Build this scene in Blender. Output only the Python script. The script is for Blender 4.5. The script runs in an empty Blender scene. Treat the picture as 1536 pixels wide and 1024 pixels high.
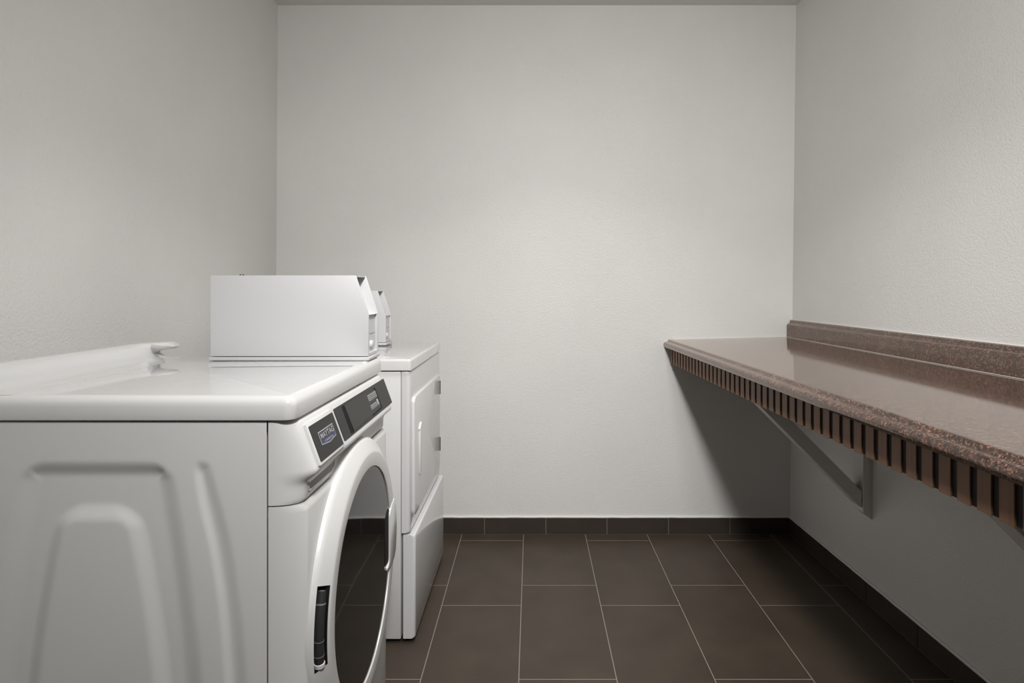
import bpy, bmesh, math, random
from mathutils import Vector, Matrix
random.seed(4)
sc = bpy.context.scene
COL = sc.collection
PI = math.pi
YB = 3.066            # depth of the back wall
SH = 0.032            # the right wall splays a little
H0 = 1.218            # camera height
CEIL = 2.613

# ------------------------------------------------------------------ materials
def new_mat(name, color, rough=0.5, metal=0.0, spec=0.5, coat=0.0, coat_rough=0.05):
    m = bpy.data.materials.new(name); m.use_nodes = True
    b = m.node_tree.nodes['Principled BSDF']
    b.inputs['Base Color'].default_value = (*color, 1)
    b.inputs['Roughness'].default_value = rough
    b.inputs['Metallic'].default_value = metal
    b.inputs['Specular IOR Level'].default_value = spec
    b.inputs['Coat Weight'].default_value = coat
    b.inputs['Coat Roughness'].default_value = coat_rough
    return m
def nd(m, t, **kw):
    n = m.node_tree.nodes.new(t)
    for k, v in kw.items(): setattr(n, k, v)
    return n
def lk(m, a, b): m.node_tree.links.new(a, b)
def bsdf(m): return m.node_tree.nodes['Principled BSDF']
def add_bump(m, scale, strength, dist=0.001, detail=3.0, rough=0.55, stretch=None):
    tc = nd(m, 'ShaderNodeTexCoord'); no = nd(m, 'ShaderNodeTexNoise'); bu = nd(m, 'ShaderNodeBump')
    no.inputs['Scale'].default_value = scale; no.inputs['Detail'].default_value = detail
    no.inputs['Roughness'].default_value = rough
    src = tc.outputs['Object']
    if stretch:
        mp = nd(m, 'ShaderNodeMapping'); mp.inputs['Scale'].default_value = stretch
        lk(m, src, mp.inputs['Vector']); src = mp.outputs['Vector']
    lk(m, src, no.inputs['Vector']); lk(m, no.outputs['Fac'], bu.inputs['Height'])
    bu.inputs['Strength'].default_value = strength; bu.inputs['Distance'].default_value = dist
    lk(m, bu.outputs['Normal'], bsdf(m).inputs['Normal'])
    return no

M = {}
def wall_paint(name, col):
    m = new_mat(name, col, 0.42, spec=0.4)
    tc = nd(m, 'ShaderNodeTexCoord')
    n1 = nd(m, 'ShaderNodeTexNoise'); n1.inputs['Scale'].default_value = 150; n1.inputs['Detail'].default_value = 4; n1.inputs['Roughness'].default_value = .5
    n2 = nd(m, 'ShaderNodeTexNoise'); n2.inputs['Scale'].default_value = 2.3; n2.inputs['Detail'].default_value = 3
    bu = nd(m, 'ShaderNodeBump'); bu.inputs['Strength'].default_value = .5; bu.inputs['Distance'].default_value = .003
    lk(m, tc.outputs['Object'], n1.inputs['Vector']); lk(m, tc.outputs['Object'], n2.inputs['Vector'])
    lk(m, n1.outputs['Fac'], bu.inputs['Height']); lk(m, bu.outputs['Normal'], bsdf(m).inputs['Normal'])
    cr = nd(m, 'ShaderNodeValToRGB')
    cr.color_ramp.elements[0].position = .3; cr.color_ramp.elements[0].color = (*[c * .97 for c in col], 1)
    cr.color_ramp.elements[1].position = .7; cr.color_ramp.elements[1].color = (*[min(1, c * 1.02) for c in col], 1)
    lk(m, n2.outputs['Fac'], cr.inputs['Fac']); lk(m, cr.outputs['Color'], bsdf(m).inputs['Base Color'])
    return m
M['wall'] = wall_paint('wall_paint', (.72, .714, .695))
M['ceiling'] = new_mat('ceiling_paint', (.72, .71, .69), .8)
add_bump(M['ceiling'], 120, .2, .002)
M['caulk'] = new_mat('caulk', (.72, .70, .67), .5)
M['enamel'] = new_mat('white_enamel', (.65, .648, .64), .22, coat=.6, coat_rough=.05)
add_bump(M['enamel'], 900, .03, .0004)
M['dryer'] = new_mat('white_dryer_enamel', (.66, .66, .66), .22, coat=.6, coat_rough=.05)
M['lid'] = new_mat('white_lid_enamel', (.67, .67, .665), .12, coat=1.0, coat_rough=.04)
M['plastic'] = new_mat('white_plastic', (.63, .63, .62), .25, spec=.5)
M['coinwhite'] = new_mat('white_powder_coat', (.56, .565, .57), .38)
add_bump(M['coinwhite'], 700, .05, .0004)
M['darkpanel'] = new_mat('charcoal_panel', (.026, .026, .025), .42, spec=.25)
M['insert'] = new_mat('grey_insert', (.045, .045, .043), .5, spec=.25)
add_bump(M['insert'], 300, .08, .0004, stretch=(1, .1, 1))
M['black'] = new_mat('black_recess', (.006, .006, .006), .6, spec=.2)
M['glass'] = new_mat('black_door_glass', (.003, .003, .003), .03, spec=.42)
M['labelgrey'] = new_mat('label_grey', (.28, .28, .27), .5)
M['logogrey'] = new_mat('logo_silver', (.36, .36, .39), .4)
M['logoblue'] = new_mat('logo_blue', (.035, .038, .11), .4)
M['hinge'] = new_mat('dark_hinge', (.03, .03, .031), .4)
M['hingelight'] = new_mat('worn_steel', (.45, .45, .44), .35, metal=.6)
M['steel'] = new_mat('hinge_steel', (.07, .07, .07), .45, metal=.2)
M['pocket'] = new_mat('pocket_grey', (.20, .20, .195), .4)
M['bracket'] = new_mat('bracket_grey_paint', (.70, .67, .65), .45)
add_bump(M['bracket'], 260, .08, .0006)
M['foot'] = new_mat('foot_rubber', (.18, .17, .17), .7)
M['grout'] = new_mat('grout', (.20, .175, .15), .85)

# counter laminate: dark brown granite print
def laminate():
    m = new_mat('granite_laminate', (.06, .04, .03), .08, spec=1.0, coat=.5, coat_rough=.07)
    bsdf(m).inputs['Specular Tint'].default_value = (1.0, .84, .73, 1)
    bsdf(m).inputs['Coat Tint'].default_value = (1.0, .88, .80, 1)
    tc = nd(m, 'ShaderNodeTexCoord')
    n1 = nd(m, 'ShaderNodeTexNoise'); n1.inputs['Scale'].default_value = 120; n1.inputs['Detail'].default_value = 4; n1.inputs['Roughness'].default_value = .7
    v = nd(m, 'ShaderNodeTexVoronoi'); v.inputs['Scale'].default_value = 330
    n2 = nd(m, 'ShaderNodeTexNoise'); n2.inputs['Scale'].default_value = 22; n2.inputs['Detail'].default_value = 2
    for n in (n1, v, n2): lk(m, tc.outputs['Object'], n.inputs['Vector'])
    r1 = nd(m, 'ShaderNodeValToRGB'); e = r1.color_ramp.elements
    e[0].position = .36; e[0].color = (.012, .010, .010, 1)
    e[1].position = .78; e[1].color = (.24, .132, .098, 1)
    for p, c in ((.46, (.038, .024, .019, 1)), (.55, (.066, .033, .024, 1)), (.62, (.050, .042, .040, 1)), (.68, (.155, .08, .058, 1))):
        x = e.new(p); x.color = c
    ad = nd(m, 'ShaderNodeMath', operation='MULTIPLY_ADD')
    sep = nd(m, 'ShaderNodeSeparateColor'); lk(m, v.outputs['Color'], sep.inputs['Color'])
    lk(m, sep.outputs['Red'], ad.inputs[0]); ad.inputs[1].default_value = .42; lk(m, n1.outputs['Fac'], ad.inputs[2])
    a2 = nd(m, 'ShaderNodeMath', operation='MULTIPLY_ADD'); lk(m, n2.outputs['Fac'], a2.inputs[0]); a2.inputs[1].default_value = .22
    lk(m, ad.outputs[0], a2.inputs[2])
    s = nd(m, 'ShaderNodeMath', operation='SUBTRACT'); lk(m, a2.outputs[0], s.inputs[0]); s.inputs[1].default_value = .31
    lk(m, s.outputs[0], r1.inputs['Fac']); lk(m, r1.outputs['Color'], bsdf(m).inputs['Base Color'])
    return m
M['laminate'] = laminate()

def wood(name, c1, c2):
    m = new_mat(name, c1, .55)
    tc = nd(m, 'ShaderNodeTexCoord'); mp = nd(m, 'ShaderNodeMapping'); mp.inputs['Scale'].default_value = (60, 60, 3)
    no = nd(m, 'ShaderNodeTexNoise'); no.inputs['Scale'].default_value = 2.5; no.inputs['Detail'].default_value = 5
    cr = nd(m, 'ShaderNodeValToRGB'); cr.color_ramp.elements[0].position = .3; cr.color_ramp.elements[1].position = .7
    cr.color_ramp.elements[0].color = (*c1, 1); cr.color_ramp.elements[1].color = (*c2, 1)
    lk(m, tc.outputs['Object'], mp.inputs['Vector']); lk(m, mp.outputs['Vector'], no.inputs['Vector'])
    lk(m, no.outputs['Fac'], cr.inputs['Fac']); lk(m, cr.outputs['Color'], bsdf(m).inputs['Base Color'])
    return m
M['slat'] = wood('brown_slat', (.170, .083, .044), (.205, .105, .058))
M['slatback'] = new_mat('dark_groove', (.008, .0045, .003), .7)

def tile(name, brick=True):
    m = new_mat(name, (.06, .05, .04), .5, spec=.4)
    tc = nd(m, 'ShaderNodeTexCoord')
    no = nd(m, 'ShaderNodeTexNoise'); no.inputs['Scale'].default_value = 420; no.inputs['Detail'].default_value = 2
    n2 = nd(m, 'ShaderNodeTexNoise'); n2.inputs['Scale'].default_value = 6; n2.inputs['Detail'].default_value = 4
    lk(m, tc.outputs['Object'], no.inputs['Vector']); lk(m, tc.outputs['Object'], n2.inputs['Vector'])
    ad = nd(m, 'ShaderNodeMath', operation='MULTIPLY_ADD'); lk(m, n2.outputs['Fac'], ad.inputs[0]); ad.inputs[1].default_value = .5
    lk(m, no.outputs['Fac'], ad.inputs[2])
    cr = nd(m, 'ShaderNodeValToRGB'); cr.color_ramp.elements[0].position = .53; cr.color_ramp.elements[1].position = .97
    cr.color_ramp.elements[0].color = TILE0; cr.color_ramp.elements[1].color = TILE1
    lk(m, ad.outputs[0], cr.inputs['Fac'])
    if not brick:
        lk(m, cr.outputs['Color'], bsdf(m).inputs['Base Color']); return m
    sp = nd(m, 'ShaderNodeSeparateXYZ'); lk(m, tc.outputs['Object'], sp.inputs[0])
    ax = nd(m, 'ShaderNodeMath', operation='ADD'); lk(m, sp.outputs['X'], ax.inputs[0]); ax.inputs[1].default_value = .345
    ay = nd(m, 'ShaderNodeMath', operation='ADD'); lk(m, sp.outputs['Y'], ay.inputs[0]); ay.inputs[1].default_value = -2.537
    cb = nd(m, 'ShaderNodeCombineXYZ'); lk(m, ay.outputs[0], cb.inputs['X']); lk(m, ax.outputs[0], cb.inputs['Y'])
    br = nd(m, 'ShaderNodeTexBrick', offset=.264, offset_frequency=2, squash=1.0)
    br.inputs['Scale'].default_value = 1; br.inputs['Mortar Size'].default_value = .0015; br.inputs['Mortar Smooth'].default_value = .1
    br.inputs['Brick Width'].default_value = .609; br.inputs['Row Height'].default_value = .3045
    br.inputs['Mortar'].default_value = (.26, .23, .195, 1)
    lk(m, cb.outputs[0], br.inputs['Vector'])
    lk(m, cr.outputs['Color'], br.inputs['Color1']); lk(m, cr.outputs['Color'], br.inputs['Color2'])
    lk(m, br.outputs['Color'], bsdf(m).inputs['Base Color'])
    bu = nd(m, 'ShaderNodeBump', invert=True); bu.inputs['Distance'].default_value = .0012; bu.inputs['Strength'].default_value = .5
    lk(m, br.outputs['Fac'], bu.inputs['Height'])
    b2 = nd(m, 'ShaderNodeBump'); b2.inputs['Distance'].default_value = .0004; b2.inputs['Strength'].default_value = .3
    lk(m, no.outputs['Fac'], b2.inputs['Height']); lk(m, bu.outputs['Normal'], b2.inputs['Normal'])
    lk(m, b2.outputs['Normal'], bsdf(m).inputs['Normal'])
    return m
TILE0 = (.035, .0255, .0180, 1); TILE1 = (.070, .0515, .0360, 1)
M['floor'] = tile('floor_tile')
TILE0 = (.030, .023, .018, 1); TILE1 = (.050, .039, .031, 1)
M['basetile'] = tile('base_tile', False)
# ------------------------------------------------------------------ mesh helpers
def obj(name, bm, mats, parent=None, smooth=None):
    """link a bmesh (world coordinates) as one object, placed at its parent's base"""
    me = bpy.data.meshes.new(name)
    bmesh.ops.recalc_face_normals(bm, faces=bm.faces)
    root = parent
    while root is not None and root.parent is not None: root = root.parent
    if root is not None: bm.transform(Matrix.Translation(-root.location))
    bm.to_mesh(me); bm.free()
    for m in (mats if isinstance(mats, (list, tuple)) else [mats]): me.materials.append(M[m])
    if smooth is not None:
        me.shade_smooth(); me.set_sharp_from_angle(angle=math.radians(smooth))
    o = bpy.data.objects.new(name, me); COL.objects.link(o)
    o.parent = parent
    return o
def thing(name, loc, label, cat, group=None):
    o = bpy.data.objects.new(name, None); COL.objects.link(o); o.location = loc
    o.empty_display_size = .1
    o['label'] = label; o['category'] = cat
    if group: o['group'] = group
    return o
def struct(name, bm, mats, smooth=None):
    o = obj(name, bm, mats, None, smooth); o['kind'] = 'structure'; return o
def merge(dst, src, mi=0):
    vm = {}
    for v in src.verts: vm[v] = dst.verts.new(v.co)
    for f in src.faces:
        try:
            nf = dst.faces.new([vm[v] for v in f.verts]); nf.material_index = mi
        except ValueError: pass
    src.free()
def box(bm, x0, x1, y0, y1, z0, z1, bev=0.0, seg=3, mi=0, shear=0.0, which=None):
    t = bmesh.new(); bmesh.ops.create_cube(t, size=1)
    for v in t.verts:
        v.co = Vector((x0 + (v.co.x + .5) * (x1 - x0), y0 + (v.co.y + .5) * (y1 - y0), z0 + (v.co.z + .5) * (z1 - z0)))
    if bev > 0:
        es = [e for e in t.edges if which is None or which(e)]
        bmesh.ops.bevel(t, geom=es, offset=bev, segments=seg, affect='EDGES', profile=.5)
    if shear:
        for v in t.verts: v.co.x += shear * (YB - v.co.y)
    merge(bm, t, mi)
def prism(bm, pts, fn, a, b, bev=0.0, seg=2, mi=0):
    """polygon pts extruded between a and b; fn(p, q, w) -> world"""
    t = bmesh.new()
    A = [t.verts.new(fn(p[0], p[1], a)) for p in pts]; B = [t.verts.new(fn(p[0], p[1], b)) for p in pts]
    n = len(pts)
    t.faces.new(A); t.faces.new(B[::-1])
    for i in range(n): t.faces.new((A[i], A[(i + 1) % n], B[(i + 1) % n], B[i]))
    if bev > 0: bmesh.ops.bevel(t, geom=list(t.edges), offset=bev, segments=seg, affect='EDGES', profile=.5)
    merge(bm, t, mi)
def tube(bm, pts, r, seg=14, mi=0, caps=True):
    rs = r if isinstance(r, (list, tuple)) else [r] * len(pts)
    rings = []
    for i, p in enumerate(pts):
        p = Vector(p); d = Vector(pts[min(i + 1, len(pts) - 1)]) - Vector(pts[max(i - 1, 0)]); d.normalize()
        u = d.cross(Vector((0.3, 1, 0.1))); u.normalize(); w = d.cross(u)
        rings.append([bm.verts.new(p + rs[i] * (math.cos(2 * PI * k / seg) * u + math.sin(2 * PI * k / seg) * w)) for k in range(seg)])
    for a, b in zip(rings, rings[1:]):
        for k in range(seg):
            f = bm.faces.new((a[k], a[(k + 1) % seg], b[(k + 1) % seg], b[k])); f.material_index = mi
    if caps:
        for r_ in (rings[0], rings[-1]):
            f = bm.faces.new(r_); f.material_index = mi
def loft(bm, sections, close=False, capends=False, mi=0):
    rows = [[bm.verts.new(p) for p in s] for s in sections]
    for a, b in zip(rows, rows[1:]):
        n = len(a)
        for k in range(n if close else n - 1):
            f = bm.faces.new((a[k], a[(k + 1) % n], b[(k + 1) % n], b[k])); f.material_index = mi
    if capends:
        for r in (rows[0], rows[-1]):
            f = bm.faces.new(r); f.material_index = mi
    return rows
def sstep(a, b, x):
    t = max(0.0, min(1.0, (x - a) / (b - a))); return t * t * (3 - 2 * t)
def text_mesh(bm, s, fn, width, height, mi=0, bold=0.0):
    cu = bpy.data.curves.new('lettering', 'FONT'); cu.body = s; cu.size = 1; cu.align_x = 'LEFT'; cu.offset = bold
    o = bpy.data.objects.new('lettering', cu); COL.objects.link(o)
    dg = bpy.context.evaluated_depsgraph_get(); me = bpy.data.meshes.new_from_object(o.evaluated_get(dg))
    xs = [v.co.x for v in me.vertices]; ys = [v.co.y for v in me.vertices]
    x0, x1, y0, y1 = min(xs), max(xs), min(ys), max(ys)
    vs = [bm.verts.new(fn((v.co.x - x0) / (x1 - x0) * width, (v.co.y - y0) / (y1 - y0) * height)) for v in me.vertices]
    for p in me.polygons:
        try: f = bm.faces.new([vs[i] for i in p.vertices]); f.material_index = mi
        except ValueError: pass
    bpy.data.objects.remove(o); bpy.data.curves.remove(cu); bpy.data.meshes.remove(me)

# ------------------------------------------------------------------ room shell
YF = -1.55
def quad_slab(pts, thick):
    """inner face pts (4), pushed outwards along thick vector"""
    bm = bmesh.new(); t = Vector(thick)
    a = [bm.verts.new(Vector(p)) for p in pts]; b = [bm.verts.new(Vector(p) + t) for p in pts]
    bm.faces.new(a); bm.faces.new(b[::-1])
    for i in range(4): bm.faces.new((a[i], b[i], b[(i + 1) % 4], a[(i + 1) % 4]))
    return bm
def xr(y, z): return 1.276 + .0119 * z + SH * (YB - y)       # right wall surface
def xl(z): return -1.270 + .0051 * z                          # left wall surface
struct('floor', quad_slab([(-1.4, YF - .1, 0), (1.6, YF - .1, 0), (1.6, YB + .1, 0), (-1.4, YB + .1, 0)], (0, 0, -.1)), 'floor')
struct('ceiling', quad_slab([(-1.4, YF - .1, CEIL), (1.6, YF - .1, CEIL), (1.6, YB + .1, CEIL), (-1.4, YB + .1, CEIL)], (0, 0, .1)), 'ceiling')
struct('wall_back', quad_slab([(-1.4, YB, 0), (1.6, YB, 0), (1.6, YB, CEIL), (-1.4, YB, CEIL)], (0, .1, 0)), 'wall')
struct('wall_left', quad_slab([(xl(0), YF, 0), (xl(0), YB, 0), (xl(CEIL), YB, CEIL), (xl(CEIL), YF, CEIL)], (-.1, 0, 0)), 'wall')
struct('wall_right', quad_slab([(xr(YF, 0), YF, 0), (xr(YB, 0), YB, 0), (xr(YB, CEIL), YB, CEIL), (xr(YF, CEIL), YF, CEIL)], (.1, 0, 0)), 'wall')
struct('wall_front', quad_slab([(-1.4, YF, 0), (1.6, YF, 0), (1.6, YF, CEIL), (-1.4, YF, CEIL)], (0, -.1, 0)), 'wall')

# tiled base along the walls: tiles set on a grout strip, caulk bead on top
BT, BH, G = .009, .0815, .0014
bm = bmesh.new()
box(bm, -1.262, 1.277, YB - .0065, YB - .0003, .0, BH - .001, mi=1)
ks = [-1.262] + [(x - 797.7) * .003297 for x in (544, 635.5, 727, 818.8, 910.3, 1002.3, 1094)] + [1.272]
for a, b in zip(ks, ks[1:]): box(bm, a + G, b - G, YB - BT, YB - .0004, .0025, BH, .0008, 1)
struct('baseboard_back', bm, ['basetile', 'grout'])
bm = bmesh.new()
x0 = xr(YB, 0)
box(bm, x0 - .0065, x0 - .0003, YF, YB - BT, 0, BH - .001, mi=1, shear=SH)
y = YB - .065
ys = [YB - BT - .001]
while y > YF: ys.append(y); y -= .3045
ys.append(YF)
for a, b in zip(ys, ys[1:]): box(bm, x0 - BT, x0 - .0004, b + G, a - G, .0025, BH, .0008, 1, shear=SH)
struct('baseboard_right', bm, ['basetile', 'grout'])
bm = bmesh.new()
x0 = xl(0)
box(bm, x0 + .0003, x0 + .0065, YF, YB - BT, 0, BH - .001, mi=1)
y = YB - .2; ys = [YB - BT - .001]
while y > YF: ys.append(y); y -= .3045
ys.append(YF)
for a, b in zip(ys, ys[1:]): box(bm, x0 + .0004, x0 + BT, b + G, a - G, .0025, BH, .0008, 1)
struct('baseboard_left', bm, ['basetile', 'grout'])
def wavy(a, b, n, amp):
    return [(a + (b - a) * i / n, random.uniform(-amp, amp)) for i in range(n + 1)]
bm = bmesh.new()
tube(bm, [(x, YB - .003, BH + .003 + w) for x, w in wavy(-1.26, 1.272, 70, .0009)], .0058, 8)
struct('trim_1', bm, 'caulk', 60)
bm = bmesh.new()
tube(bm, [(xr(yy, 0) - .003, yy, BH + .003 + w) for yy, w in wavy(YF, YB - .004, 110, .0009)], .0055, 8)
struct('trim_2', bm, 'caulk', 60)

# ------------------------------------------------------------------ ceiling downlight, and fill spotlights added behind the view
def lamp_face(parent, loc, tilt, size, energy, spread):
    L = bpy.data.lights.new('lamp_light', 'AREA'); L.shape = 'DISK'; L.size = size; L.energy = energy
    L.spread = math.radians(spread); L.color = LAMP_COL
    lo = bpy.data.objects.new('lamp_light', L); COL.objects.link(lo)
    lo.parent = parent; lo.location = Vector(loc) - parent.location; lo.rotation_euler = (math.radians(tilt), 0, 0)
LAMP_COL = (1.0, .985, .965)
def lathe(bm, prof, n, at, mat3):
    rows = [[bm.verts.new(Vector(at) + mat3 @ Vector((r * math.cos(2 * PI * k / n), r * math.sin(2 * PI * k / n), z))) for k in range(n)] for r, z in prof]
    for p_, q_ in zip(rows, rows[1:]):
        for k in range(n): bm.faces.new((p_[k], p_[(k + 1) % n], q_[(k + 1) % n], q_[k]))
def downlight(x, y_, energy, spread, label):
    t = thing('ceiling_downlight', (x, y_, CEIL), label, 'ceiling light')
    bm = bmesh.new(); lathe(bm, [(.158, -.0005), (.185, -.0005), (.188, -.010), (.180, -.030), (.160, -.032), (.156, -.020), (.156, -.004), (.001, -.004)], 40, (x, y_, CEIL), Matrix.Identity(3))
    obj('trim_ring', bm, 'plastic', t, 40)
    lamp_face(t, (x, y_, CEIL - .016), 0, .30, energy, spread)
def fill_spot(x, y_, tilt, energy, spread, label):  # unseen lamp, added only to brighten the back wall and the machines
    t = thing('added_spotlight', (x, y_, CEIL), label, 'added fill spotlight')
    R = Matrix.Rotation(math.radians(tilt), 3, 'X'); at = Vector((x, y_, CEIL - .20))
    bm = bmesh.new(); lathe(bm, [(.001, .11), (.07, .11), (.11, .08), (.142, .0), (.142, -.03), (.135, -.03), (.135, .004), (.001, .004)], 40, at, R)
    obj('fill_head', bm, 'darkpanel', t, 40)
    bm = bmesh.new(); tube(bm, [(x, y_, CEIL - .0005), (x, y_, CEIL - .012), (x, y_, CEIL - .0121), (x, y_, CEIL - .12)], [.055, .055, .012, .012], 20)
    obj('stem', bm, 'darkpanel', t, 40)
    lamp_face(t, at + R @ Vector((0, 0, -.004)), tilt, .26, energy, spread)
downlight(.12, 1.80, 11.5, 110, 'round white ceiling downlight above the aisle between machines and counter')
fill_spot(.17, -.05, 54, 25.0, 112, 'dark fill spotlight added unseen behind the camera, the left one, tilted down to the floor')
fill_spot(.50, -.05, 66, 7.0, 125, 'dark fill spotlight added unseen behind the camera, the right one, aimed at the far wall')

# ------------------------------------------------------------------ washing machine
YN, YFAR = 1.140, 1.800
W = thing('washing_machine', (-.78, 1.47, 0), 'white front-loading washing machine with black round door glass, nearest the camera', 'washing machine')
# feet
for fx in (-1.05, -.52):
    for fy in (1.19, 1.75):
        bm = bmesh.new(); tube(bm, [(fx, fy, 0), (fx, fy, .012), (fx, fy, .0121), (fx, fy, .03)], [.026, .026, .012, .012], 18)
        obj('foot', bm, 'foot', W, 40)
# cabinet with pressed side panels
XS0, XS1 = -1.115, -.4875
def px2x(p): return (p - 797.7) * YN / 930
def px2z(p): return H0 - (p - 431) * YN / 930
def emboss(x, z):
    """depth pressed into the side panel; a wide arch channel and a narrow one each side"""
    u = abs(x - px2x(144.5)); q = .0012258
    v = (px2z(0) - z) / q                       # drop in photo-scale units from row 0
    def curve(tab):
        n = len(tab); m = []
        for i in range(n):
            p, r = tab[max(i - 1, 0)], tab[min(i + 1, n - 1)]; m.append((r[1] - p[1]) / (r[0] - p[0]))
        for i in range(n - 1):
            (a, wa), (b, wb) = tab[i], tab[i + 1]
            if v <= b:
                d = b - a; t = max(0, v - a) / d
                return ((2*t**3 - 3*t*t + 1) * wa + (t**3 - 2*t*t + t) * d * m[i] + (3*t*t - 2*t**3) * wb + (t**3 - t*t) * d * m[i + 1])
        return tab[-1][1] + (v - tab[-1][0]) * (tab[-1][1] - tab[-2][1]) / (tab[-1][0] - tab[-2][0]) * .5
    def arch(tab, top, soft_side, soft_top, r):
        w = curve(tab) * q
        du = w - u                              # inside distance from the leg
        dv = (v - top) * q                      # inside distance from the crown
        if du < r and dv < r: d = r - math.hypot(r - du, r - dv)
        else: d = min(du, dv)
        s = soft_top if dv < du else soft_side
        return d, s
    d1, s1 = arch([(692, 110), (720, 122), (780, 133), (865, 146), (1022, 164), (1190, 176)], 690, .046, .034, .040)
    d2, s2 = arch([(756, 58), (790, 72), (865, 88), (980, 106), (1190, 128)], 755, .036, .036, .050)
    m1 = sstep(0, s1, d1); m2 = sstep(0, s2, d2)
    h = .0105 * m1 * (1 - m2)
    # narrow outer channel
    def band(lo, hi):
        a = curve(lo) * q; b = curve(hi) * q
        dv = (v - 689) * q; du = b - u
        if du < .018 and dv < .018: dd = .018 - math.hypot(.018 - du, .018 - dv)
        else: dd = min(du, dv)
        return sstep(0, .030, dd) * sstep(0, .016, u - a)
    h += .0062 * band([(692, 143), (752, 152), (827, 169), (921, 183), (1100, 196)], [(692, 172), (752, 190), (827, 208), (940, 223), (1015, 229), (1190, 240)])
    return h * sstep(.03, .10, z)
bm = bmesh.new()
nx, nz = 170, 230
rows = []
for j in range(nz + 1):
    z = .030 + (.9715 - .030) * j / nz
    rows.append([(XS0 + (XS1 - XS0) * i / nx, YN + emboss(XS0 + (XS1 - XS0) * i / nx, z), z) for i in range(nx + 1)])
loft(bm, rows)
box(bm, XS0, XS1, YFAR - .02, YFAR, .030, .970)
box(bm, XS0, XS0 + .012, YN + .001, YFAR - .02, .030, .970)
box(bm, XS0 + .012, XS1, YN + .02, YFAR - .02, .030, .045)
box(bm, XS0 + .012, XS1, YN + .02, YFAR - .02, .955, .9695)
box(bm, XS1 - .012, XS1, YN + .02, YFAR - .02, .045, .955)
obj('cabinet', bm, 'enamel', W, 40)

def plan(fx, ry, rx, z, y0=YN, y1=YFAR, xs=-.4845, n=12):
    p = [(xs, y0, z)]
    for i in range(n + 1):
        a = PI / 2 * i / n; p.append((fx - rx + rx * math.sin(a), y0 + ry - ry * math.cos(a), z))
    for i in range(1, 24): p.append((fx, y0 + ry + (y1 - y0 - 2 * ry) * i / 24, z))
    for i in range(n + 1):
        a = PI / 2 * i / n; p.append((fx - rx + rx * math.cos(a), y1 - ry + ry * math.sin(a), z))
    p.append((xs, y1, z)); return p
# lower front panel
bm = bmesh.new()
secs = []
for z, fx in ((.030, -.430), (.034, -.424), (.045, -.4195), (.4, -.418), (.800, -.4185), (.808, -.4205), (.8135, -.4265)):
    secs.append(plan(fx, .022, min(.066, fx + .4835), z))
loft(bm, secs, close=True, capends=True)
obj('front_panel', bm, 'plastic', W, 35)
# console: sloped fascia that flares out over a soft lip
bm = bmesh.new(); secs = []
prof = [(.9718, -.449), (.9702, -.441), (.966, -.4365), (.962, -.4338), (.940, -.4258), (.915, -.4166), (.895, -.4093), (.882, -.4045), (.8775, -.4026), (.874, -.4022),
        (.870, -.4032), (.866, -.4068), (.861, -.4125), (.856, -.4185), (.851, -.4222), (.845, -.4238), (.835, -.4243), (.824, -.4248), (.8195, -.4262), (.8165, -.430)]
for z, fx in prof:
    t = (fx + .45) / .048
    secs.append(plan(fx, .034 - .006 * max(0, t), max(.02, min(.075, fx + .478)), z))
loft(bm, secs, close=True, capends=True)
console = obj('console', bm, 'plastic', W, 40)
FA = Vector((-.4340, 0, .964)); FT = Vector((.0319, 0, -.087)).normalized(); FN = Vector((.93888, 0, .34425))
def fas(yv, s, n=0.0): return FA + FT * s + FN * n + Vector((0, yv, 0))
def fplate(bm, y0, y1, s0, s1, n0, n1, bev=0, mi=0, r=0):
    if r:
        pts = []
        for cy, cs, a0 in ((y1 - r, s0 + r, -PI/2), (y1 - r, s1 - r, 0), (y0 + r, s1 - r, PI/2), (y0 + r, s0 + r, PI)):
            for i in range(5): pts.append((cy + r * math.cos(a0 + i * PI/8), cs + r * math.sin(a0 + i * PI/8)))
    else: pts = [(y0, s0), (y1, s0), (y1, s1), (y0, s1)]
    prism(bm, pts, fas, n0, n1, bev, 2, mi)
# dispenser drawer with the badge
bm = bmesh.new(); fplate(bm, 1.1705, 1.3255, .0055, .0905, -.004, .0042, .0012, r=.003)
drawer = obj('dispenser_drawer', bm, 'plastic', W, 40)
bm = bmesh.new(); fplate(bm, 1.1785, 1.3195, .0135, .0850, .003, .0048, 0, r=.002)
obj('badge_plate', bm, 'darkpanel', drawer)
bm = bmesh.new()
yl, yr_, st, sb, sm = 1.2105, 1.2965, .0330, .0590, .0635
def shield(i): return [(yl + i, st + i), (yr_ - i, st + i), (yr_ - i, sb - i * .8), ((yl + yr_) / 2, sm - i), (yl + i, sb - i * .8)]
prism(bm, shield(0), fas, .0046, .0052, mi=0)
prism(bm, shield(.0022), fas, .0050, .0054, mi=1)
prism(bm, [(yl + .0022, .0505), (yr_ - .0022, .0505), (yr_ - .0022, sb - .0018), ((yl + yr_) / 2, sm - .0022), (yl + .0022, sb - .0018)], fas, .0052, .0056, mi=2)
text_mesh(bm, 'MAYTAG', lambda x, yv: fas(yl + .0055 + x, .0488 - yv, .0058), .0755, .0118, 0, .02)
text_mesh(bm, 'COMMERCIAL', lambda x, yv: fas(yl + .017 + x, .0576 - yv, .0060), .052, .0044, 0, .01)
obj('badge', bm, ['logogrey', 'darkpanel', 'logoblue'], drawer)
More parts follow.
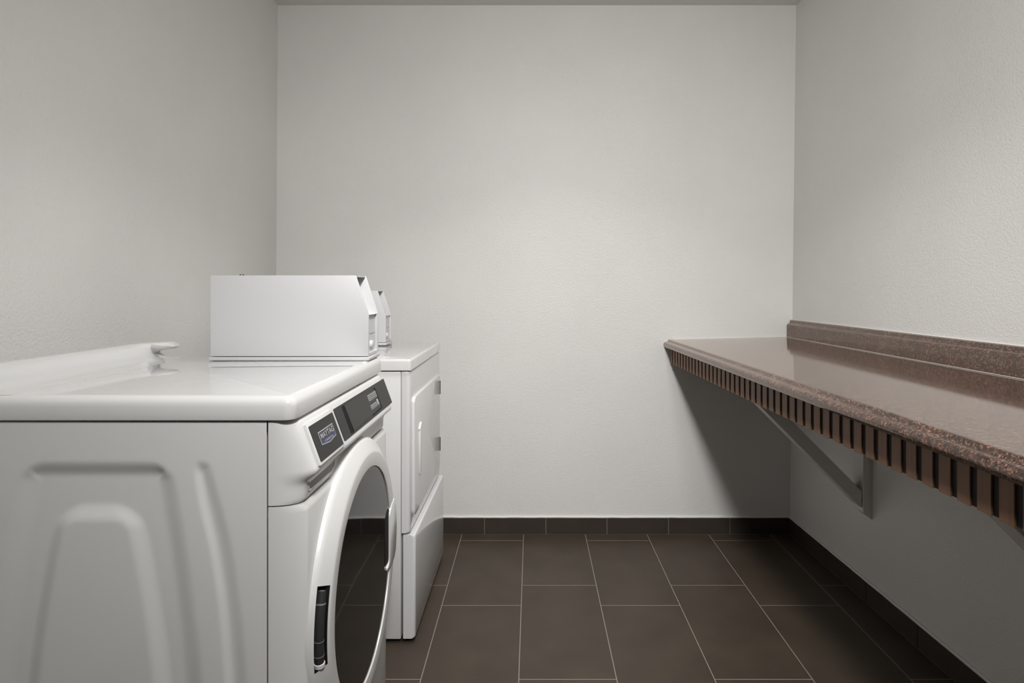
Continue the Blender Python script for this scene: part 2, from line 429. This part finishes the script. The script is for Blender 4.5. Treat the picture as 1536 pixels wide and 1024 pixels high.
# control display
bm = bmesh.new(); fplate(bm, 1.3425, 1.7945, .0105, .0838, -.002, .0012, 0, r=.003)
disp = obj('control_panel', bm, 'darkpanel', W)
bm = bmesh.new(); fplate(bm, 1.3925, 1.4150, .0150, .0808, .0011, .0016, 0, r=.002)
obj('display_recess', bm, 'black', disp)
bm = bmesh.new()
prism(bm, [(1.672, .0190), (1.6785, .0190), (1.6800, .0765), (1.590, .0785), (1.590, .0750), (1.674, .0735)], fas, .0011, .0030)
obj('display_edge', bm, 'black', disp)
bm = bmesh.new(); prism(bm, [(1.4105, .0170), (1.5800, .0175), (1.5835, .0225), (1.672, .0225), (1.6745, .0745), (1.4150, .0785)], fas, .0012, .0026, .0004, 1)
obj('display_window', bm, 'insert', disp)
for a in ((1.5905, 1.6700, .0262, .0422), (1.5880, 1.6460, .0525, .0640)):
    bm = bmesh.new(); fplate(bm, *a, .0026, .0031, 0, r=.0015)
    w = a[1] - a[0]
    for k in range(3 if w > .07 else 2):
        s_ = a[2] + .0035 + k * .0045
        yy = a[0] + .004
        while yy < a[1] - .010:
            l_ = random.uniform(.006, .013); fplate(bm, yy, min(yy + l_, a[1] - .003), s_, s_ + .0018, .0030, .0033, mi=1); yy += l_ + .003
    obj('instruction_label', bm, ['labelgrey', 'darkpanel'], disp)
bm = bmesh.new(); fplate(bm, 1.6515, 1.6650, .0480, .0640, .0026, .0036, .0004, r=.003)
obj('button', bm, 'logogrey', disp, 40)
bm = bmesh.new()
for k in range(2):
    fplate(bm, 1.3640, 1.3770, .0390 + k * .009, .0400 + k * .009, .0012, .0014); fplate(bm, 1.3640, 1.3770, .0445 + k * .009, .0453 + k * .009, .0012, .0014)
    fplate(bm, 1.3640, 1.3652, .0390 + k * .009, .0453 + k * .009, .0012, .0014)
obj('printed_mark', bm, 'insert', disp)
# grip pocket under the dispenser drawer
bm = bmesh.new()
def pk(yv, z, x): return Vector((x, yv, z))
prism(bm, [(1.178, .8330), (1.310, .8315), (1.324, .838), (1.330, .848), (1.330, .862), (1.182, .862)], pk, -.4300, -.4233)
pocket = obj('grip_pocket', bm, 'pocket', W)
bm = bmesh.new()
tube(bm, [(-.4232, 1.176, .852), (-.4232, 1.1765, .8335), (-.4232, 1.180, .8322), (-.4232, 1.308, .8305), (-.4232, 1.324, .8365), (-.4232, 1.331, .847), (-.4232, 1.331, .860)], .0011, 6)
obj('pocket_edge', bm, 'plastic', pocket, 60)

# top panel with rounded rim
bm = bmesh.new()
box(bm, -1.125, -.4350, 1.1345, 1.8085, .9738, 1.0185, 0)
ve = [e for e in bm.edges if abs(e.verts[0].co.z - e.verts[1].co.z) > .01]
bmesh.ops.bevel(bm, geom=ve, offset=.022, segments=6, affect='EDGES', profile=.5)
te = [e for e in bm.edges if min(e.verts[0].co.z, e.verts[1].co.z) > 1.018]
bmesh.ops.bevel(bm, geom=te, offset=.019, segments=6, affect='EDGES', profile=.5)
be = [e for e in bm.edges if max(e.verts[0].co.z, e.verts[1].co.z) < .9739]
bmesh.ops.bevel(bm, geom=be, offset=.003, segments=2, affect='EDGES', profile=.5)
lid = obj('top_panel', bm, 'lid', W, 35)
# raised rear ridge, curling over at its far end
def ridge(k):
    """k = 0 plain ramp, 1 = curled end"""
    plain = [(-.965, 1.0183), (-.985, 1.0192), (-1.005, 1.0222), (-1.022, 1.0272), (-1.036, 1.0345), (-1.046, 1.0425), (-1.053, 1.0505), (-1.059, 1.0575), (-1.066, 1.0625), (-1.075, 1.0652), (-1.090, 1.0655), (-1.105, 1.062), (-1.112, 1.050), (-1.112, 1.0175)]
    curl = [(-1.000, 1.0183), (-1.012, 1.0190), (-1.030, 1.0215), (-1.047, 1.0255), (-1.0575, 1.0300), (-1.0605, 1.0345), (-1.054, 1.0385), (-1.036, 1.0420), (-1.012, 1.0455), (-1.000, 1.0515), (-1.003, 1.0590), (-1.016, 1.0645), (-1.105, 1.062), (-1.112, 1.0175)]
    return [(a[0] * (1 - k) + b[0] * k, a[1] * (1 - k) + b[1] * k) for a, b in zip(plain, curl)]
bm = bmesh.new(); secs = []
for y_, k in ((1.150, 0), (1.30, 0), (1.60, .0), (1.66, .0), (1.695, .05), (1.712, .28), (1.725, .66), (1.735, .92), (1.744, 1.0), (1.764, 1.0), (1.768, .97)):
    secs.append([(x, y_, z) for x, z in ridge(k)])
loft(bm, secs, close=True, capends=True)
obj('rear_ridge', bm, 'lid', lid, 50)

# door
DY, DZ = 1.470, .540
def pol(r, a, x): return (x, DY + r * math.cos(a), DZ + r * math.sin(a))
ringp = [(.3165, -.462), (.3160, -.422), (.3150, -.4120), (.3115, -.4075), (.3070, -.4040), (.2895, -.3937), (.2850, -.3910), (.2805, -.3884), (.2775, -.3877), (.2520, -.3884), (.2465, -.3890), (.2457, -.3902), (.2455, -.3970)]
slotp = list(ringp); slotp[4] = (.3112, -.452); slotp[5] = (.2855, -.452)
A0, A1 = PI - .36, PI + .150
angs = [(2 * PI * i / 144, 0) for i in range(144)]
angs = [(a, 0) for a, _ in angs if a < A0 - .002 or a > A1 + .002] + [(A0 - .0006, 0), (A0, 1), (A1, 1), (A1 + .0006, 0)] + [(A0 + (A1 - A0) * i / 14, 1) for i in range(1, 14)]
angs.sort()
bm = bmesh.new()
rows = [[bm.verts.new(pol(r, a, x)) for r, x in (slotp if s else ringp)] for a, s in angs]
for i in range(len(rows)):
    a, b = rows[i], rows[(i + 1) % len(rows)]
    sl = angs[i][1] or angs[(i + 1) % len(rows)][1]
    for k in range(len(ringp) - 1):
        f = bm.faces.new((a[k], a[k + 1], b[k + 1], b[k]))
        if sl and 3 <= k <= 5: f.material_index = 1
door = obj('door', bm, ['plastic', 'black'], W, 38)
bm = bmesh.new()
gr = [[bm.verts.new(pol(r, 2 * PI * i / 96, x)) for i in range(96)] for r, x in ((.2458, -.3935), (.2445, -.3918), (.20, -.3912), (.10, -.3910))]
for a, b in zip(gr, gr[1:]):
    for k in range(96): bm.faces.new((a[k], a[(k + 1) % 96], b[(k + 1) % 96], b[k]))
bm.faces.new(gr[-1])
obj('door_glass', bm, 'glass', door, 30)
# hinge seen through the slot in the ring
bm = bmesh.new()
def hp(a): return pol(.2945, a, -.4035)
na = [A0 + .03 + (A1 - A0 - .05) * i / 20 for i in range(21)]
rad = [.0088 if i in (0, 1, 2, 3) else (.0098 if i in (16, 17) else .0092) for i in range(21)]
tube(bm, [hp(a) for a in na], rad, 16)
hinge = obj('door_hinge', bm, 'hinge', door, 40)
for p0, p1, r_ in ((na[3] + .004, na[3] + .012, .0097), (na[13], na[13] + .004, .0095), (na[17], na[17] + .005, .0100)):
    bm = bmesh.new(); tube(bm, [hp(p0), hp(p1)], r_, 16)
    obj('hinge_collar', bm, 'hingelight', door, 40)
bm = bmesh.new(); tube(bm, [hp(na[0] + .002), hp(na[0] - .003)], [.0075, .004], 12)
obj('hinge_screw', bm, 'hingelight', door, 40)
bm = bmesh.new(); tube(bm, [hp(na[20] - .02), hp(na[20] - .014), hp(na[20] + .010), hp(na[20] + .016)], [.008, .0105, .0105, .007], 16)
obj('hinge_cap', bm, 'plastic', door, 40)
# handle at the far side of the ring
bm = bmesh.new()
prism(bm, [(1.646, .490), (1.650, .475), (1.690, .470), (1.700, .478), (1.700, .606), (1.690, .616), (1.668, .612), (1.650, .600), (1.646, .580)], pk, -.3935, -.3906)
obj('finger_recess', bm, 'black', door)
bm = bmesh.new()
prism(bm, [(1.662, .458), (1.700, .452), (1.742, .456), (1.764, .474), (1.772, .505), (1.774, .540), (1.772, .575), (1.765, .602), (1.744, .627), (1.716, .620), (1.697, .606), (1.692, .596), (1.692, .478), (1.686, .470), (1.662, .468)], pk, -.4050, -.3860, .0032, 2)
obj('door_handle', bm, 'plastic', door, 45)

# coin box (its base plate, slotted housing and lock)
def coin_box(parent, xf, xb, y0, y1, zb, zt):
    c = .035; h = zt - zb - .0115
    bm = bmesh.new(); box(bm, xb - .004, xf + .003, y0 - .003, y1 + .003, zb, zb + .0095, .002, 2)
    z0 = zb + .0115
    zc = zt - .106
    cheek = [(xb, z0), (xf, z0), (xf, zc), (xf - c, zt), (xb, zt)]
    ft = .006
    def fy(p, q, w): return Vector((p, w, q))
    prism(bm, cheek, fy, y0, y0 + ft, .0009, 2)
    prism(bm, cheek, fy, y1 - ft, y1, .0009, 2)
    # roof, back and recessed front between the cheeks
    box(bm, xb, xf - c - .001, y0 + ft, y1 - ft, zt - .004, zt - .0004)
    box(bm, xb, xb + .004, y0 + ft, y1 - ft, z0, zt - .004)
    d = .008
    body = [(xb + .004, z0 + .0005), (xf - d, z0 + .0005), (xf - d, zc - .006), (xf - .002, zc - .002), (xf - .030, zc + .0005), (xf - c - .028, zt - .004), (xb + .004, zt - .004)]
    prism(bm, body, fy, y0 + ft, y1 - ft)
    box(bm, xf - d, xf - .001, y0 + ft, y1 - ft, z0, z0 + .008)
    root = obj('coin_box', bm, 'coinwhite', parent, 35)
    ym = (y0 + y1) / 2
    bm = bmesh.new(); tube(bm, [(xf - d, ym, z0 + .028), (xf - d + .005, ym, z0 + .028), (xf - d + .007, ym, z0 + .028)], [.011, .011, .008], 20)
    obj('coin_lock', bm, 'plastic', root, 40)
    bm = bmesh.new(); box(bm, xf - d - .001, xf - d + .0004, y0 + ft + .002, y1 - ft - .002, z0 + .098 - .04, z0 + .0988 - .04)
    obj('panel_seam', bm, 'steel', root)
    bm = bmesh.new()
    for q in (.066, .074): tube(bm, [(xb + q, ym - .02, zt - .001), (xb + q, ym - .02, zt + .004)], .0022, 8)
    obj('screw', bm, 'steel', root, 40)
    return root
cb = coin_box(W, -.4450, -.8760, 1.690, 1.797, 1.0190, 1.2508)

# ------------------------------------------------------------------ tumble dryer
D0, D1 = 2.122, 2.808
T = thing('tumble_dryer', (-.76, 2.465, 0), 'white tumble dryer with flat square door, against the far end behind the washing machine', 'dryer')
for fx in (-1.06, -.475):
    for fy in (2.20, 2.74):
        bm = bmesh.new(); tube(bm, [(fx, fy, 0), (fx, fy, .010), (fx, fy, .0101), (fx, fy, .018)], [.022, .022, .012, .012], 18)
        obj('foot', bm, 'foot', T, 40)
bm = bmesh.new()
box(bm, -1.13, -.4480, D0, D1, .014, .9295, .004, 2)
obj('cabinet', bm, 'dryer', T, 40)
bm = bmesh.new()
box(bm, -1.14, -.4130, D0 - .004, D1 + .004, .9345, .9725, 0)
ve = [e for e in bm.edges if abs(e.verts[0].co.z - e.verts[1].co.z) > .01]
bmesh.ops.bevel(bm, geom=ve, offset=.010, segments=4, affect='EDGES', profile=.5)
te = [e for e in bm.edges if min(e.verts[0].co.z, e.verts[1].co.z) > .972]
bmesh.ops.bevel(bm, geom=te, offset=.008, segments=4, affect='EDGES', profile=.5)
obj('top_panel', bm, 'lid', T, 35)
bm = bmesh.new()
secs = []
for z, fx in ((.377, -.4215), (.380, -.4175), (.385, -.4165), (.922, -.4165), (.9265, -.4175), (.930, -.4215)):
    secs.append(plan(fx, .014, .014, z, D0, D1, -.4455))
loft(bm, secs, close=True, capends=True)
obj('front_panel', bm, 'dryer', T, 35)
bm = bmesh.new(); secs = []
for z, fx in ((.016, -.405), (.019, -.401), (.024, -.3990), (.362, -.3990), (.367, -.401), (.370, -.406)):
    secs.append(plan(fx, .010, .010, z, D0 + .001, D1 - .001, -.4405))
loft(bm, secs, close=True, capends=True)
obj('lower_panel', bm, 'dryer', T, 35)
# door
bm = bmesh.new()
pts = []
y0, y1, z0, z1, r = 2.160, 2.748, .421, .836, .022
for cy, cz, a0 in ((y1 - r, z1 - r, 0), (y0 + r, z1 - r, PI/2), (y0 + r, z0 + r, PI), (y1 - r, z0 + r, 3*PI/2)):
    for i in range(7): pts.append((cy + r * math.cos(a0 + i * PI/12), cz + r * math.sin(a0 + i * PI/12)))
def off(k): 
    cy, cz = (y0 + y1)/2, (z0 + z1)/2
    return [(cy + (p - cy) * (1 - k / ((y1 - y0)/2)), cz + (q - cz) * (1 - k / ((z1 - z0)/2))) for p, q in pts]
loft(bm, [[(x, p, q) for p, q in off(k)] for k, x in ((0, -.4180), (0, -.4100), (.0012, -.4078), (.0035, -.4068))], close=True, capends=True)
dd = obj('door', bm, 'dryer', T, 40)
bm = bmesh.new()
box(bm, -.4075, -.3995, 2.230, 2.243, .548, .708, .0028, 2)
prism(bm, [(2.226, .708), (2.247, .708), (2.262, .722), (2.262, .730), (2.250, .726)], pk, -.4075, -.4000, .001, 1)
obj('door_handle', bm, 'plastic', dd, 40)
for zc in (.775, .524):
    bm = bmesh.new(); box(bm, -.4165, -.4100, 2.7500, 2.7640, zc - .029, zc + .029, .001, 1)
    tube(bm, [(-.4085, 2.754, zc - .030), (-.4085, 2.754, zc + .030)], .0035, 12)
    obj('door_hinge', bm, 'steel', dd, 40)

# second coin box: the same unit bolted on the dryer, set further back
def copy_part(o, parent, delta):
    c = o.copy(); COL.objects.link(c); c.parent = parent; c.location = delta
    for ch in list(o.children):
        g = ch.copy(); COL.objects.link(g); g.parent = c
    return c
wl, tl = Vector(W.location), Vector(T.location)
target_pos = Vector((-.6200 + .4450, 2.632 - 1.690, .9730 - 1.0190))
copy_part(cb, T, wl + target_pos - tl)

# ------------------------------------------------------------------ folding counter
CY0 = .30
K = thing('folding_counter', (1.0, 1.7, .915), 'long brown granite-look counter with slatted front edge along the right wall', 'counter')
def shx(x, y_): return x + SH * (YB - y_)
topp = [(.692, .96175), (.682, .9616), (.6785, .9614), (.6757, .9604), (.6737, .9580), (.6722, .9545), (.6703, .9518), (.6675, .9502), (.6630, .9494), (.6580, .9484), (.6540, .9460), (.6515, .9425), (.6505, .9380), (.6508, .9330), (.6520, .9290), (.6550, .9248), (.6600, .9226), (.684, .9215), (1.286, .9160), (1.286, .9735), (1.262, .9728), (1.25, .97255)]
bm = bmesh.new()
ylist = [CY0 + (YB - .002 - CY0) * i / 20 for i in range(21)]
loft(bm, [[(shx(x, y_), y_, z) for x, z in topp] for y_ in ylist], close=True, capends=True)
obj('countertop', bm, 'laminate', K, 28)
bsp = [(1.2595, .9730), (1.2595, 1.0280), (1.2602, 1.0330), (1.2625, 1.0368), (1.2660, 1.0392), (1.2700, 1.0405), (1.2728, 1.0430), (1.2742, 1.0465), (1.2752, 1.0520), (1.2775, 1.0556), (1.2810, 1.0570), (1.2872, 1.0575), (1.2865, .9730)]
bm = bmesh.new()
loft(bm, [[(shx(x, y_), y_, z) for x, z in bsp] for y_ in ylist], close=True, capends=True)
obj('backsplash', bm, 'laminate', K, 35)
bm = bmesh.new()
box(bm, .6858, .7060, CY0 + .01, YB - .003, .8470, .9155, mi=1, shear=SH)
p = .0468; yy = 2.0 - .0105
i0 = int((CY0 - yy) / p); base = 1.0096
k = -16
while True:
    a = base + .0003 + k * p
    if a > YB - .02: break
    if a > CY0 + .01: box(bm, .6820, .6862, a, a + .0305, .8455, .9210, .0006, 1, shear=SH)
    k += 1
obj('slatted_apron', bm, ['slat', 'slatback'], K)
bm = bmesh.new(); tube(bm, [(shx(.70, YB) + (1.258 - .70) * i / 20, YB - .0026, .9622 + .0118 * i / 20) for i in range(21)], .0022, 8)
tube(bm, [(shx(1.2590, y_), y_, .9742) for y_ in ylist], .0010, 6)
tube(bm, [(shx(1.2852, y_), y_, 1.0588) for y_ in ylist], .0024, 8)
obj('caulk_bead', bm, 'caulk', K, 60)

# wall brackets
def bracket(yc, label):
    xw = xr(yc, .6)
    B = thing('wall_bracket', (xw, yc, .345), label, 'bracket', 'brackets under the counter')
    y0, y1 = yc - .035, yc + .035
    wallx = 1.2815                                    # before shear
    bm = bmesh.new()
    prism(bm, [(wallx - .036, .357), (wallx - .0005, .328), (wallx - .0005, .9145), (wallx - .036, .9145)], lambda p_, q_, w_: Vector((p_ + SH * (YB - w_), w_, q_)), y0, y1, .0012, 1)
    box(bm, wallx - .024, wallx - .012, y0 - .0012, y0 + .001, .352, .912, shear=SH)
    obj('wall_leg', bm, 'bracket', B)
    bm = bmesh.new(); box(bm, .735, wallx - .036, y0, y1, .8760, .9145, .0015, 1, shear=SH)
    obj('counter_arm', bm, 'bracket', B)
    # sloping brace
    a = Vector((wallx - .036 - .005, .3745)); b = Vector((.7450, .8780))
    lo = [(1.2400, .3740), (.740, .8760), (.805, .8760), (1.2440, .4370)]
    bm = bmesh.new()
    prism(bm, lo, lambda pq, q, w: Vector((pq + SH * (YB - w), w, q)), y0 + .004, y1 - .002, .0015, 1)
    obj('brace', bm, 'bracket', B)
    return B
bracket(2.406, 'grey metal wall bracket with sloping brace, whole under the far half of the counter')
bracket(1.205, 'grey metal bracket brace mostly cut off at the right edge under the near counter')

# ------------------------------------------------------------------ camera and view
cam = bpy.data.cameras.new('camera'); co = bpy.data.objects.new('camera', cam); COL.objects.link(co)
cam.sensor_width = 36; cam.lens = 930 / 1536 * 36
cam.shift_x = -(797.7 - 768) / 1536; cam.shift_y = -(512 - 431) / 1536
cam.clip_start = .02
co.location = (0, 0, H0); co.rotation_euler = (PI / 2, 0, 0)
sc.camera = co
w = bpy.data.worlds.new('world'); sc.world = w; w.use_nodes = True
w.node_tree.nodes['Background'].inputs[0].default_value = (0.02, 0.02, 0.02, 1)
sc.view_settings.view_transform = 'Standard'; sc.view_settings.look = 'None'
sc.view_settings.gamma = 1; sc.view_settings.use_curve_mapping = False
sc.view_settings.exposure = -.19
sc.cycles.max_bounces = 12; sc.cycles.diffuse_bounces = 8; sc.cycles.glossy_bounces = 6
